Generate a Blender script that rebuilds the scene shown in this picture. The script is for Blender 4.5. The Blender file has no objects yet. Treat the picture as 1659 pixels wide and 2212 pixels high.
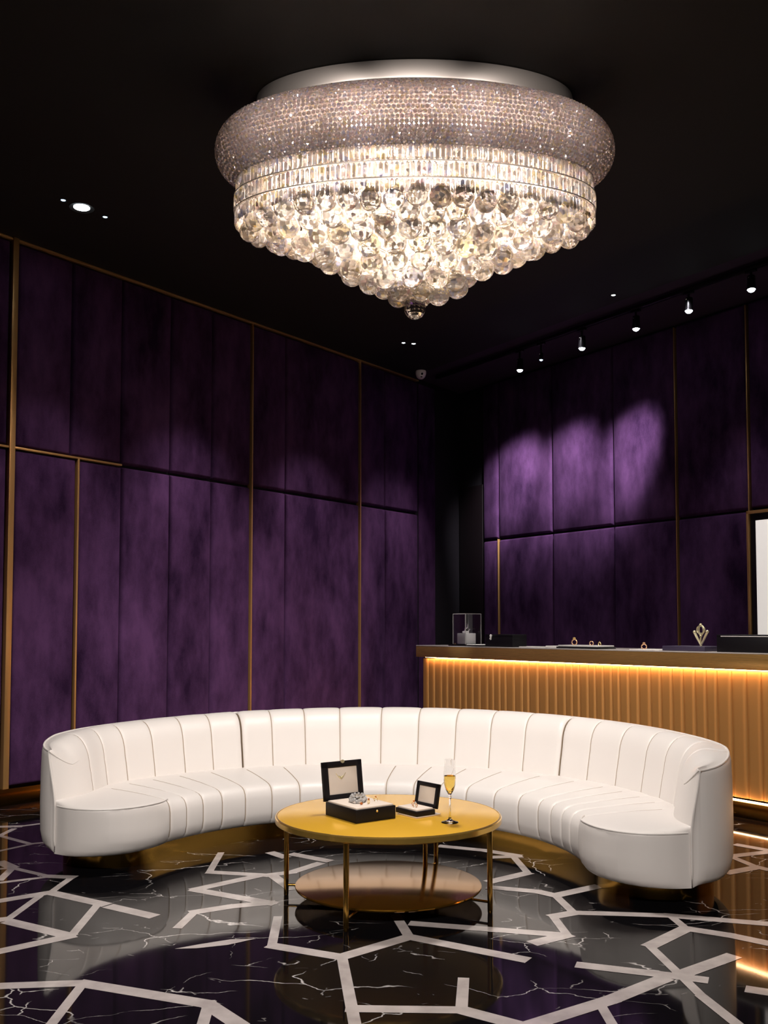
import bpy, bmesh, math, random
import numpy as np
from mathutils import Vector, Matrix, Euler
random.seed(7)
PI = math.pi
sc = bpy.context.scene
COL = sc.collection

# ------------------------------------------------------------------ helpers
class MB:
    """collects shapes into one bmesh"""
    def __init__(s):
        s.bm = bmesh.new()
        s.mi = 0
    def _tag(s, faces):
        for f in faces:
            f.material_index = s.mi
    def box(s, c, d, rz=0.0, bevel=0.0, seg=2, rot=None):
        r = bmesh.ops.create_cube(s.bm, size=1.0)
        vs = r['verts']
        bmesh.ops.scale(s.bm, vec=d, verts=vs)
        if bevel > 0:
            es = list({e for v in vs for e in v.link_edges})
            rb = bmesh.ops.bevel(s.bm, geom=es, offset=bevel, segments=seg, profile=0.5, affect='EDGES')
            vs = list({v for f in rb['faces'] for v in f.verts} | {v for v in vs if v.is_valid})
        M = rot if rot is not None else Matrix.Rotation(rz, 3, 'Z')
        bmesh.ops.rotate(s.bm, cent=(0, 0, 0), matrix=M, verts=vs)
        bmesh.ops.translate(s.bm, vec=c, verts=vs)
        s._tag({f for v in vs for f in v.link_faces})
        return s
    def lathe(s, prof, c=(0, 0, 0), n=32, sx=1.0, sy=1.0, closed=False, a0=0.0, a1=2 * PI):
        rings = []
        full = abs(a1 - a0 - 2 * PI) < 1e-6
        m = n if full else n + 1
        for r, z in prof:
            if r < 1e-6:
                rings.append([s.bm.verts.new((c[0], c[1], c[2] + z))])
            else:
                rings.append([s.bm.verts.new((c[0] + r * sx * math.cos(a0 + (a1 - a0) * i / n),
                                              c[1] + r * sy * math.sin(a0 + (a1 - a0) * i / n), c[2] + z)) for i in range(m)])
        k = len(rings)
        fs = []
        for j in range(k if closed else k - 1):
            A, B = rings[j], rings[(j + 1) % k]
            for i in range(n):
                i2 = (i + 1) % m
                if len(A) == 1 and len(B) == 1:
                    continue
                if len(A) == 1:
                    fs.append(s.bm.faces.new((A[0], B[i2], B[i])))
                elif len(B) == 1:
                    fs.append(s.bm.faces.new((A[i], A[i2], B[0])))
                else:
                    fs.append(s.bm.faces.new((A[i], A[i2], B[i2], B[i])))
        s._tag(fs)
        return s
    def cyl(s, c, r, h, n=24, bevel=0.0):
        b = min(bevel, r * .9, h * .49)
        if b > 0:
            prof = [(0, 0), (r - b, 0), (r - b * .3, b * .3), (r, b), (r, h - b), (r - b * .3, h - b * .3), (r - b, h), (0, h)]
        else:
            prof = [(0, 0), (r, 0), (r, h), (0, h)]
        return s.lathe(prof, c, n)
    def tube(s, pts, r, n=8, closed=False):
        pts = [Vector(p) for p in pts]
        m = len(pts)
        rs = r if isinstance(r, (list, tuple)) else [r] * m
        rings = []
        up = None
        for i, p in enumerate(pts):
            if closed:
                t = (pts[(i + 1) % m] - pts[i - 1])
            else:
                t = pts[min(i + 1, m - 1)] - pts[max(i - 1, 0)]
            t.normalize()
            if up is None:
                up = Vector((0, 0, 1)) if abs(t.z) < .9 else Vector((1, 0, 0))
            a = t.cross(up)
            if a.length < 1e-4:
                a = t.cross(Vector((1, 0.3, 0)))
            a.normalize()
            b = a.cross(t).normalized()
            up = b
            rings.append([s.bm.verts.new(p + (a * math.cos(2 * PI * k / n) + b * math.sin(2 * PI * k / n)) * rs[i]) for k in range(n)])
        fs = []
        for i in range(m if closed else m - 1):
            A, B = rings[i], rings[(i + 1) % m]
            for k in range(n):
                fs.append(s.bm.faces.new((A[k], A[(k + 1) % n], B[(k + 1) % n], B[k])))
        if not closed:
            fs.append(s.bm.faces.new(rings[0]))
            fs.append(s.bm.faces.new(rings[-1][::-1]))
        s._tag(fs)
        return s
    def sphere(s, c, r, u=12, v=8, sc3=(1, 1, 1), rot=None):
        r_ = bmesh.ops.create_uvsphere(s.bm, u_segments=u, v_segments=v, radius=r)
        vs = r_['verts']
        bmesh.ops.scale(s.bm, vec=sc3, verts=vs)
        if rot is not None:
            bmesh.ops.rotate(s.bm, cent=(0, 0, 0), matrix=rot, verts=vs)
        bmesh.ops.translate(s.bm, vec=c, verts=vs)
        s._tag({f for v in vs for f in v.link_faces})
        return s
    def grid(s, P):
        """P: list of columns, each a list of points -> quads"""
        V = [[s.bm.verts.new(p) for p in col] for col in P]
        fs = []
        for i in range(len(V) - 1):
            for j in range(len(V[0]) - 1):
                fs.append(s.bm.faces.new((V[i][j], V[i + 1][j], V[i + 1][j + 1], V[i][j + 1])))
        s._tag(fs)
        return V
    def prism(s, poly, z0, z1):
        lo = [s.bm.verts.new((p[0], p[1], z0)) for p in poly]
        hi = [s.bm.verts.new((p[0], p[1], z1)) for p in poly]
        n = len(poly)
        fs = [s.bm.faces.new(hi), s.bm.faces.new(lo[::-1])]
        for i in range(n):
            fs.append(s.bm.faces.new((lo[i], lo[(i + 1) % n], hi[(i + 1) % n], hi[i])))
        s._tag(fs)
        return s
    def build(s, name, mat, parent=None, smooth=True, loc=None, rz=None, auto=40, weld=True):
        bm = s.bm
        if weld:
            bmesh.ops.remove_doubles(bm, verts=bm.verts, dist=1e-5)
        bmesh.ops.recalc_face_normals(bm, faces=bm.faces)
        me = bpy.data.meshes.new(name)
        if smooth:
            for f in bm.faces:
                f.smooth = True
            ca = math.cos(math.radians(auto))
            for e in bm.edges:
                if len(e.link_faces) == 2:
                    if e.link_faces[0].normal.dot(e.link_faces[1].normal) < ca:
                        e.smooth = False
        bm.to_mesh(me)
        bm.free()
        mats = mat if isinstance(mat, (list, tuple)) else [mat]
        for m in mats:
            me.materials.append(m)
        o = bpy.data.objects.new(name, me)
        COL.objects.link(o)
        if parent is not None:
            o.parent = parent
        if loc is not None:
            o.location = loc
        if rz is not None:
            o.rotation_euler = (0, 0, rz)
        return o

def thing(name, label, cat, loc=(0, 0, 0), rz=0.0, group=None):
    o = bpy.data.objects.new(name, None)
    o.empty_display_size = .1
    COL.objects.link(o)
    o.location = loc
    o.rotation_euler = (0, 0, rz)
    return tag(o, label, cat, group)
def tag(o, label, cat, group=None):
    o['label'] = label
    o['category'] = cat
    if group:
        o['group'] = group
    return o
def struct(o, label=None):
    o['kind'] = 'structure'
    if label:
        o['label'] = label
    return o

# ------------------------------------------------------------------ materials
def new_mat(name):
    m = bpy.data.materials.new(name)
    m.use_nodes = True
    return m, m.node_tree.nodes, m.node_tree.links, m.node_tree.nodes['Principled BSDF']
def principled(name, col, rough=.5, metal=0.0, **kw):
    m, N, L, b = new_mat(name)
    b.inputs['Base Color'].default_value = (*col, 1)
    b.inputs['Roughness'].default_value = rough
    b.inputs['Metallic'].default_value = metal
    for k, v in kw.items():
        b.inputs[k.replace('_', ' ')].default_value = v
    return m
def emis(name, col, strength):
    m, N, L, b = new_mat(name)
    b.inputs['Base Color'].default_value = (*col, 1)
    b.inputs['Emission Color'].default_value = (*col, 1)
    b.inputs['Emission Strength'].default_value = strength
    return m
def bump_noise(m, scale, strength, dist=.002, detail=4):
    N, L = m.node_tree.nodes, m.node_tree.links
    b = N['Principled BSDF']
    tc = N.new('ShaderNodeTexCoord')
    nz = N.new('ShaderNodeTexNoise')
    nz.inputs['Scale'].default_value = scale
    nz.inputs['Detail'].default_value = detail
    bp = N.new('ShaderNodeBump')
    bp.inputs['Strength'].default_value = strength
    bp.inputs['Distance'].default_value = dist
    L.new(tc.outputs['Object'], nz.inputs['Vector'])
    L.new(nz.outputs['Fac'], bp.inputs['Height'])
    L.new(bp.outputs['Normal'], b.inputs['Normal'])
    return m

def velvet():
    m, N, L, b = new_mat('purple_velvet')
    tc = N.new('ShaderNodeTexCoord')
    mp = N.new('ShaderNodeMapping')
    mp.inputs['Scale'].default_value = (1, 1, .45)
    L.new(tc.outputs['Object'], mp.inputs['Vector'])
    n1 = N.new('ShaderNodeTexNoise'); n1.inputs['Scale'].default_value = 2.2; n1.inputs['Detail'].default_value = 8; n1.inputs['Roughness'].default_value = .62
    n2 = N.new('ShaderNodeTexNoise'); n2.inputs['Scale'].default_value = 9; n2.inputs['Detail'].default_value = 5
    n3 = N.new('ShaderNodeTexNoise'); n3.inputs['Scale'].default_value = 260; n3.inputs['Detail'].default_value = 2
    for n in (n1, n2, n3):
        L.new(mp.outputs['Vector'], n.inputs['Vector'])
    a = N.new('ShaderNodeMath'); a.operation = 'MULTIPLY_ADD'; a.inputs[1].default_value = .35
    L.new(n2.outputs['Fac'], a.inputs[0]); L.new(n1.outputs['Fac'], a.inputs[2])
    a2 = N.new('ShaderNodeMath'); a2.operation = 'MULTIPLY_ADD'; a2.inputs[1].default_value = .16
    L.new(n3.outputs['Fac'], a2.inputs[0]); L.new(a.outputs[0], a2.inputs[2])
    r = N.new('ShaderNodeValToRGB')
    r.color_ramp.elements[0].position = .58; r.color_ramp.elements[0].color = (.026, .0095, .034, 1)
    r.color_ramp.elements[1].position = .95; r.color_ramp.elements[1].color = (.122, .050, .142, 1)
    L.new(a2.outputs[0], r.inputs['Fac'])
    L.new(r.outputs['Color'], b.inputs['Base Color'])
    b.inputs['Roughness'].default_value = .95
    b.inputs['Specular IOR Level'].default_value = .08
    b.inputs['Sheen Weight'].default_value = .12
    b.inputs['Sheen Roughness'].default_value = .4
    b.inputs['Sheen Tint'].default_value = (.5, .25, .6, 1)
    bp = N.new('ShaderNodeBump'); bp.inputs['Strength'].default_value = .15; bp.inputs['Distance'].default_value = .003
    L.new(n3.outputs['Fac'], bp.inputs['Height']); L.new(bp.outputs['Normal'], b.inputs['Normal'])
    return m

def marble_black():
    m, N, L, b = new_mat('black_marble')
    tc = N.new('ShaderNodeTexCoord')
    mp = N.new('ShaderNodeMapping'); mp.inputs['Rotation'].default_value = (0, 0, .35); mp.inputs['Scale'].default_value = (.75, 1.25, 1)
    L.new(tc.outputs['Object'], mp.inputs['Vector'])
    def warp(scale, amt, src):
        n = N.new('ShaderNodeTexNoise'); n.inputs['Scale'].default_value = scale; n.inputs['Detail'].default_value = 6
        L.new(src, n.inputs['Vector'])
        sub = N.new('ShaderNodeVectorMath'); sub.operation = 'MULTIPLY_ADD'
        sub.inputs[1].default_value = (amt,) * 3
        L.new(n.outputs['Color'], sub.inputs[0]); L.new(src, sub.inputs[2])
        return sub.outputs[0]
    def vein(scale, amt, wscale, lo, hi, gscale, g0, g1):
        v = N.new('ShaderNodeTexVoronoi'); v.feature = 'DISTANCE_TO_EDGE'; v.inputs['Scale'].default_value = scale
        L.new(warp(wscale, amt, mp.outputs['Vector']), v.inputs['Vector'])
        mr = N.new('ShaderNodeMapRange'); mr.inputs['From Min'].default_value = lo; mr.inputs['From Max'].default_value = hi
        mr.inputs['To Min'].default_value = 1; mr.inputs['To Max'].default_value = 0
        L.new(v.outputs['Distance'], mr.inputs['Value'])
        g = N.new('ShaderNodeTexNoise'); g.inputs['Scale'].default_value = gscale; g.inputs['Detail'].default_value = 4
        L.new(mp.outputs['Vector'], g.inputs['Vector'])
        gr = N.new('ShaderNodeMapRange'); gr.inputs['From Min'].default_value = g0; gr.inputs['From Max'].default_value = g1
        L.new(g.outputs['Fac'], gr.inputs['Value'])
        mu = N.new('ShaderNodeMath'); mu.operation = 'MULTIPLY'
        L.new(mr.outputs[0], mu.inputs[0]); L.new(gr.outputs[0], mu.inputs[1])
        return mu.outputs[0]
    a = vein(1.5, .55, 1.3, .0, .0055, 1.7, .52, .60)
    c = vein(3.2, .35, 2.5, .0, .008, 2.6, .54, .64)
    d = vein(7.0, .25, 4.0, .0, .03, 5.0, .62, .70)
    mx = N.new('ShaderNodeMath'); mx.operation = 'MAXIMUM'
    L.new(a, mx.inputs[0]); L.new(c, mx.inputs[1])
    mx2 = N.new('ShaderNodeMath'); mx2.operation = 'MAXIMUM'
    L.new(mx.outputs[0], mx2.inputs[0]); L.new(d, mx2.inputs[1])
    mix = N.new('ShaderNodeMix'); mix.data_type = 'RGBA'
    mix.inputs['A'].default_value = (.0055, .005, .006, 1); mix.inputs['B'].default_value = (.72, .68, .66, 1)
    L.new(mx2.outputs[0], mix.inputs['Factor']); L.new(mix.outputs['Result'], b.inputs['Base Color'])
    b.inputs['Roughness'].default_value = .05
    b.inputs['Specular IOR Level'].default_value = .32
    return m
def marble_white():
    m, N, L, b = new_mat('white_marble_inlay')
    tc = N.new('ShaderNodeTexCoord'); n = N.new('ShaderNodeTexNoise'); n.inputs['Scale'].default_value = 9; n.inputs['Detail'].default_value = 8
    L.new(tc.outputs['Object'], n.inputs['Vector'])
    r = N.new('ShaderNodeValToRGB')
    r.color_ramp.elements[0].position = .3; r.color_ramp.elements[0].color = (.44, .39, .375, 1)
    r.color_ramp.elements[1].position = .6; r.color_ramp.elements[1].color = (.60, .54, .52, 1)
    L.new(n.outputs['Fac'], r.inputs['Fac']); L.new(r.outputs['Color'], b.inputs['Base Color'])
    b.inputs['Roughness'].default_value = .08
    return m
def brushed_gold(name, col, rough, axis, metal=1.0):
    m, N, L, b = new_mat(name)
    tc = N.new('ShaderNodeTexCoord'); mp = N.new('ShaderNodeMapping')
    mp.inputs['Scale'].default_value = {'h': (1, 1, 160), 'v': (90, 90, 1)}[axis]
    n = N.new('ShaderNodeTexNoise'); n.inputs['Scale'].default_value = 3; n.inputs['Detail'].default_value = 3
    L.new(tc.outputs['Object'], mp.inputs['Vector']); L.new(mp.outputs['Vector'], n.inputs['Vector'])
    mr = N.new('ShaderNodeMapRange'); mr.inputs['To Min'].default_value = rough * .75; mr.inputs['To Max'].default_value = rough * 1.3
    L.new(n.outputs['Fac'], mr.inputs['Value']); L.new(mr.outputs[0], b.inputs['Roughness'])
    b.inputs['Base Color'].default_value = (*col, 1); b.inputs['Metallic'].default_value = metal
    bp = N.new('ShaderNodeBump'); bp.inputs['Strength'].default_value = .06; bp.inputs['Distance'].default_value = .001
    L.new(n.outputs['Fac'], bp.inputs['Height']); L.new(bp.outputs['Normal'], b.inputs['Normal'])
    return m
def crystal(name, tint, w_glass, w_gloss, w_trans, rough=0.0, ior=1.55, cell=0.0, flash=.35):
    """cut glass: clear refraction, polished facets and the milky scatter of many small cuts; random cell tints imitate sparkle and split colours"""
    m = bpy.data.materials.new(name); m.use_nodes = True
    N, L = m.node_tree.nodes, m.node_tree.links
    N.remove(N['Principled BSDF'])
    out = N['Material Output']
    g = N.new('ShaderNodeBsdfGlass'); g.inputs['IOR'].default_value = ior; g.inputs['Roughness'].default_value = rough; g.inputs['Color'].default_value = (1, .985, .96, 1)
    gl = N.new('ShaderNodeBsdfGlossy'); gl.inputs['Roughness'].default_value = .12; gl.inputs['Color'].default_value = (*tint, 1)
    tr = N.new('ShaderNodeBsdfTranslucent'); tr.inputs['Color'].default_value = (*tint, 1)
    df = N.new('ShaderNodeBsdfDiffuse'); df.inputs['Color'].default_value = (*tint, 1)
    m1 = N.new('ShaderNodeMixShader'); m1.inputs[0].default_value = .4
    L.new(tr.outputs[0], m1.inputs[1]); L.new(df.outputs[0], m1.inputs[2])
    tot = w_gloss + w_trans
    m2 = N.new('ShaderNodeMixShader'); m2.inputs[0].default_value = w_trans / tot
    L.new(gl.outputs[0], m2.inputs[1]); L.new(m1.outputs[0], m2.inputs[2])
    m3 = N.new('ShaderNodeMixShader'); m3.inputs[0].default_value = w_glass
    L.new(m2.outputs[0], m3.inputs[1]); L.new(g.outputs[0], m3.inputs[2])
    L.new(m3.outputs[0], out.inputs['Surface'])
    if cell > 0:  # painted sparkle: coloured and whiter cells scattered over the crystal
        geo = N.new('ShaderNodeNewGeometry')
        vo = N.new('ShaderNodeTexVoronoi'); vo.inputs['Scale'].default_value = cell
        L.new(geo.outputs['Position'], vo.inputs['Vector'])
        sp = N.new('ShaderNodeSeparateColor'); L.new(vo.outputs['Color'], sp.inputs[0])
        cr = N.new('ShaderNodeValToRGB'); cr.color_ramp.interpolation = 'CONSTANT'
        E = cr.color_ramp.elements
        E[0].position = 0; E[0].color = (*tint, 1); E[1].position = .5; E[1].color = (.95, .90, .86, 1)
        for p, c in ((.64, (.74, .76, .98, 1)), (.75, (.95, .80, .48, 1)), (.84, (.98, .74, .74, 1)), (.91, (1, 1, 1, 1))):
            e = E.new(p); e.color = c
        L.new(sp.outputs[0], cr.inputs['Fac'])
        for n_ in (gl, tr, df): L.new(cr.outputs['Color'], n_.inputs['Color'])
        mr = N.new('ShaderNodeMapRange'); mr.inputs['From Min'].default_value = .15; mr.inputs['From Max'].default_value = .9
        mr.inputs['To Min'].default_value = min(1, w_glass + flash); mr.inputs['To Max'].default_value = max(0, w_glass - flash)
        L.new(sp.outputs[1], mr.inputs['Value']); L.new(mr.outputs[0], m3.inputs[0])
    return m

M = {}
M['velvet'] = velvet()
M['marble'] = marble_black()
M['inlay'] = marble_white()
M['leather'] = bump_noise(principled('cream_leather', (.83, .785, .75), .42), 220, .12, .0008)
M['seam'] = principled('stitching_and_gap_shade', (.36, .28, .20), .7)
M['gap'] = principled('shadow_gap_lining', (.03, .025, .02), .8)
M['gold_base'] = brushed_gold('brushed_gold', (.42, .235, .045), .17, 'v', 1.0)
M['gold_trim'] = principled('satin_gold_trim', (.78, .44, .16), .36, .6)
M['gold_top'] = principled('gold_lacquer', (.98, .55, .05), .24, .32)
M['shelf'] = principled('dark_bronze_gold', (.36, .17, .02), .12, .9)
M['gold_rim'] = principled('polished_gold_rim', (.90, .56, .13), .18, .85)
M['gold_leg'] = principled('polished_gold', (.72, .42, .09), .16, 1.0)
M['fascia'] = brushed_gold('brushed_bronze_gold', (.66, .38, .12), .28, 'h', .7)
M['flute'] = principled('fluted_gold', (.56, .28, .085), .45, .45)
M['counter_top'] = principled('pale_stone_top', (.55, .50, .48), .25)
M['black'] = principled('black_lacquer', (.008, .007, .008), .3)
M['black_box'] = bump_noise(principled('black_leatherette', (.006, .005, .007), .5, 0.0, Specular_IOR_Level=.25), 400, .2, .0006)
M['purple_tray'] = principled('dark_purple_tray', (.05, .038, .075), .5)
M['lining'] = principled('cream_satin_lining', (.76, .66, .57), .6)
M['white'] = principled('white_card', (.82, .80, .78), .45)
M['ceiling'] = bump_noise(principled('black_ceiling', (.0105, .008, .0065), .75), 40, .1)
M['trough'] = principled('dark_purple_ceiling', (.045, .022, .045), .8)
M['darkwall'] = principled('dark_plum_paint', (.007, .004, .008), .8)
M['door'] = principled('black_plum_door', (.006, .003, .004), .45)
M['nickel'] = principled('brushed_nickel', (.52, .48, .43), .42, .8)
M['chrome'] = principled('chrome', (.85, .84, .82), .08, 1.0)
M['gold_jewel'] = principled('yellow_gold', (.95, .66, .26), .2, .6)
M['rose_jewel'] = principled('rose_gold', (.92, .52, .30), .2, .6)
M['pale_gold'] = principled('pale_gold', (.90, .80, .52), .22, .6)
M['gem'] = principled('clear_gem', (1, 1, 1), .0, 0.0, Transmission_Weight=.6, IOR=1.9)
M['amber'] = principled('amber_stone', (.45, .12, .02), .08)
M['glass'] = principled('clear_glass', (1, 1, 1), .0, 0.0, Transmission_Weight=1.0, IOR=1.45)
def thin_clear(name):
    m = bpy.data.materials.new(name); m.use_nodes = True
    N, L = m.node_tree.nodes, m.node_tree.links
    N.remove(N['Principled BSDF'])
    t = N.new('ShaderNodeBsdfTransparent'); t.inputs['Color'].default_value = (.97, .97, .98, 1)
    g = N.new('ShaderNodeBsdfGlossy'); g.inputs['Roughness'].default_value = .02
    fr = N.new('ShaderNodeFresnel'); fr.inputs['IOR'].default_value = 1.25
    mx = N.new('ShaderNodeMixShader')
    L.new(fr.outputs[0], mx.inputs[0]); L.new(t.outputs[0], mx.inputs[1]); L.new(g.outputs[0], mx.inputs[2])
    L.new(mx.outputs[0], N['Material Output'].inputs['Surface'])
    return m
M['acrylic'] = thin_clear('clear_acrylic_sheet')
M['acrylic_edge'] = principled('frosted_acrylic_edge', (.40, .38, .37), .3)
M['wine'] = principled('champagne', (.95, .66, .16), .0, 0.0, Transmission_Weight=1.0, IOR=1.33)
M['cam_white'] = principled('white_plastic', (.88, .78, .75), .5)
M['lens_black'] = principled('black_lens', (.004, .004, .004), .1)
M['led'] = emis('warm_led_strip', (1.0, .55, .26), 60)
M['led_low'] = emis('warm_led_strip_low', (1.0, .58, .28), 16)
M['lamp_face'] = emis('cool_lamp_face', (.82, .92, 1.0), 22)
M['lamp_dim'] = emis('cool_lamp_face_dim', (.62, .76, .95), 1.6)
M['lightbox'] = emis('lit_panel', (1.0, .93, .86), .58)
M['bulb'] = emis('chandelier_bulb', (1.0, .89, .76), 34)
M['bead'] = crystal('crystal_bead', (.96, .82, .78), .15, .45, .55, .05, cell=90, flash=.18)
M['prism'] = crystal('crystal_prism', (.90, .79, .70), .34, .5, .45, .0, cell=40, flash=.3)
M['ball'] = crystal('crystal_ball', (.95, .84, .71), .44, .4, .65, .0, cell=42, flash=.38)
M['finial'] = crystal('crystal_drop', (.95, .9, .85), .9, .5, .4, .0)

# ------------------------------------------------------------------ camera
cd = bpy.data.cameras.new('camera')
cam = bpy.data.objects.new('camera', cd)
COL.objects.link(cam)
cam.location = (0, 0, 1.35)
cam.rotation_euler = (math.radians(92.9), 0, 0)
cd.sensor_fit = 'HORIZONTAL'
cd.sensor_width = 36.0
cd.lens = 36.0 * 2060 / 1659
cd.shift_y = 149.64 / 1659
cd.clip_start = .05
cd.clip_end = 60
sc.camera = cam

# ------------------------------------------------------------------ setting
LA = math.radians(52.1); LP = Vector((-2.958, 7.425, 0)); LD = Vector((math.cos(LA), math.sin(LA), 0)); LN = Vector((LD.y, -LD.x, 0))   # LN points into the room
RA = math.radians(125.0); RP = Vector((3.6046, 8.8066, 0)); RD = Vector((math.cos(RA), math.sin(RA), 0)); RN = Vector((-RD.y, RD.x, 0))
HC = 4.44
def LW(s, out=0.0, z=0.0):
    return LP + LD * s + LN * out + Vector((0, 0, z))
def RW(s, out=0.0, z=0.0):
    return RP + RD * s + RN * out + Vector((0, 0, z))

corner = Vector((1.006, 12.517, 0))
lback = LW(-14.0); rback = RW(-12.5)
# floor: black marble with the pale inlay network set into its surface
SEGS = [(-2.632,6.613,-2.498,6.629),(-2.498,6.629,-2.366,6.739),(-2.511,6.537,-2.519,6.348),(-2.508,6.32,-2.232,6.09),(-2.232,6.09,-2.119,6.143),(-2.227,6.077,-2.346,5.901),(-2.234,5.622,-2.11,5.493),(-2.169,5.461,-2.106,5.482),(-2.106,5.482,-2.073,5.222),(-2.106,5.482,-1.837,5.299),(-1.837,5.299,-1.697,5.28),(-1.834,5.29,-2.05,5.166),(-1.702,5.29,-1.714,4.968),(-1.717,4.977,-1.913,4.826),(-1.717,4.977,-1.373,4.762),(-1.746,4.901,-1.755,4.529),(-1.755,4.529,-1.788,4.515),(-1.407,4.754,-1.379,4.274),(-1.734,4.487,-1.387,4.28),(-1.381,4.28,-1.613,4.08),(-1.337,4.731,-1.093,4.573),(-0.907,4.639,-0.934,4.405),(-0.91,4.632,-0.745,4.731),(-0.745,4.731,-0.551,4.794),(-1.456,3.689,-1.163,3.718),(-1.149,3.718,-1.139,3.333),(-1.156,3.718,-0.637,3.515),(-0.634,3.532,-0.62,3.333),(-0.637,3.515,-0.495,3.333),(-0.987,5.841,-0.973,5.399),(-0.971,5.389,-0.643,5.319),(-0.643,5.319,-0.512,5.389),(-0.512,5.389,-0.373,5.589),(-0.701,5.299,-0.985,5.029),(-0.985,5.029,-0.549,4.778),(-0.609,5.309,-0.481,5.038),(-0.683,5.853,-0.587,5.735),(-0.553,5.817,-0.326,5.645),(-0.499,4.551,-0.479,4.145),(-0.48,4.151,-0.173,4.006),(-0.173,4.012,0.111,4.267),(-0.173,4.006,-0.099,3.333),(-0.12,3.473,-0.016,3.469),(-0.016,3.469,0.28,3.46),(0.111,4.261,0.056,4.58),(0.111,4.267,0.575,3.979),(0.133,4.459,0.77,4.299),(0.797,4.565,0.81,4.293),(0.81,4.293,0.65,4.187),(0.797,4.565,0.907,4.624),(0.907,4.624,1.08,4.609),(0.307,3.756,0.275,3.46),(0.275,3.46,0.455,3.333),(0.504,3.333,0.829,3.554),(0.829,3.554,1.084,3.766),(1.08,4.609,1.34,4.58),(1.34,4.58,1.763,4.452),(1.353,4.565,1.365,4.384),(1.365,4.384,1.531,4.286),(1.531,4.286,1.654,4.181),(1.365,4.384,1.135,4.145),(1.135,4.145,1.158,3.811),(1.158,3.811,1.172,3.58),(1.172,3.58,1.21,3.333),(0.79,3.914,1.151,3.786),(1.151,3.786,1.233,3.752),(1.161,3.806,1.439,4.018),(0.78,3.502,0.781,3.333),(1.375,3.652,1.43,3.625),(0.771,5.735,0.798,5.369),(0.798,5.369,0.567,5.184),(0.555,5.074,0.792,4.994),(0.792,4.994,0.871,4.917),(0.871,4.917,0.904,4.632),(0.88,4.926,1.122,5.092),(0.642,5.735,0.807,5.758),(0.354,6.026,0.608,5.914),(0.608,5.914,0.8,5.77),(2.059,5.758,2.331,5.865),(2.066,5.747,2.116,5.514),(2.116,5.514,2.16,5.441),(2.118,5.493,1.903,5.369),(2.217,6.064,2.351,5.914),(-0.87,4.115,-0.575,4.236)]
f = MB()
v = [f.bm.verts.new(p) for p in ((-14, -4, 0), (14, -4, 0), (14, 14, 0), (-14, 14, 0))]
f.bm.faces.new(v)
f.mi = 1
def strip(x0, y0, x1, y1, k=1.0, zz=.0006, taper=False):
    d = Vector((x1 - x0, y1 - y0)); ln = d.length
    if ln < 1e-4: return
    d /= ln
    n = Vector((-d.y, d.x))
    w = (.019 * abs(n.x) + .031 * abs(n.y)) * k
    e = .018
    a = Vector((x0, y0)) - d * e; b = Vector((x1, y1)) + d * e
    q = [a + n * w, a - n * w, b - n * w, b + n * w]
    if taper:   # a broad natural vein: a long lens shape
        q = [a, a.lerp(b, .25) - n * w * .8, a.lerp(b, .62) - n * w, b, a.lerp(b, .7) + n * w * .9, a.lerp(b, .3) + n * w * .5]
    f._tag([f.bm.faces.new([f.bm.verts.new((p.x, p.y, zz)) for p in q])])
for i, s in enumerate(SEGS):
    strip(*s, k=(.55 if i in {1, 3, 4, 5, 7, 9, 11} else 1.0), zz=.0005 + .00001 * i, taper=(i == len(SEGS) - 1))
# the same network carried on outside the photograph
rr = random.Random(3)
for gx in range(-7, 8):
    for gy in range(0, 12):
        x = gx * .8 + rr.uniform(-.2, .2); y = gy * .75 + .1 + rr.uniform(-.2, .2)
        if abs(x) < .42 * y + .9 and y > 2.3: continue
        for (dx, dy) in rr.sample([(.6, .3), (-.5, .45), (.1, -.7), (.75, -.2)], 2):
            strip(x, y, x + dx + rr.uniform(-.15, .15), y + dy + rr.uniform(-.15, .15), zz=.0015)
floor = struct(f.build('floor', [M['marble'], M['inlay']], smooth=False, weld=False), 'polished black marble floor with white veins and pale inlay lines')

# ceiling: black slab, and the slightly higher strip along the right-hand wall
def hall(poly, name, mat, z0, z1):
    b = MB(); b.prism(poly, z0, z1)
    return struct(b.build(name, mat, smooth=False))
e0 = RW(-12.5, 1.12); e1 = RW(4.53 + 1.5, 1.12)
# main ceiling polygon
hall([(-12.0, -4), (8.5, -4), (RW(-9, 1.12).x, RW(-9, 1.12).y), (RW(5.4, 1.12).x, RW(5.4, 1.12).y), (0.4, 13.2), (-1.5, 13.0), (-12, 1)], 'ceiling', M['ceiling'], HC, HC + .14)
b = MB(); p = [RW(-9.2, 1.2), RW(-9.2, -.2), RW(5.6, -.2), RW(5.6, 1.2)]
b.prism([(q.x, q.y) for q in p], HC + .035, HC + .13)
tr = struct(b.build('trim_1', M['trough'], smooth=False), 'dark plum ceiling strip along the counter wall')

def wall_slab(name, W, s0, s1, mat, th=.15, z1=HC + .14):
    b = MB()
    q = [W(s0, 0), W(s1, 0), W(s1, -th), W(s0, -th)]
    b.prism([(p.x, p.y) for p in q], 0, z1)
    return struct(b.build(name, mat, smooth=False))
wall_left = wall_slab('wall_left', LW, -13.0, 6.46, M['darkwall'])
wall_right = wall_slab('wall_right', RW, -11.0, 4.535, M['darkwall'])
b = MB(); b.box((0, -3.6, 2.25), (22, .15, 4.6)); wall_back = struct(b.build('wall_back', M['darkwall'], smooth=False))

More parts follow.
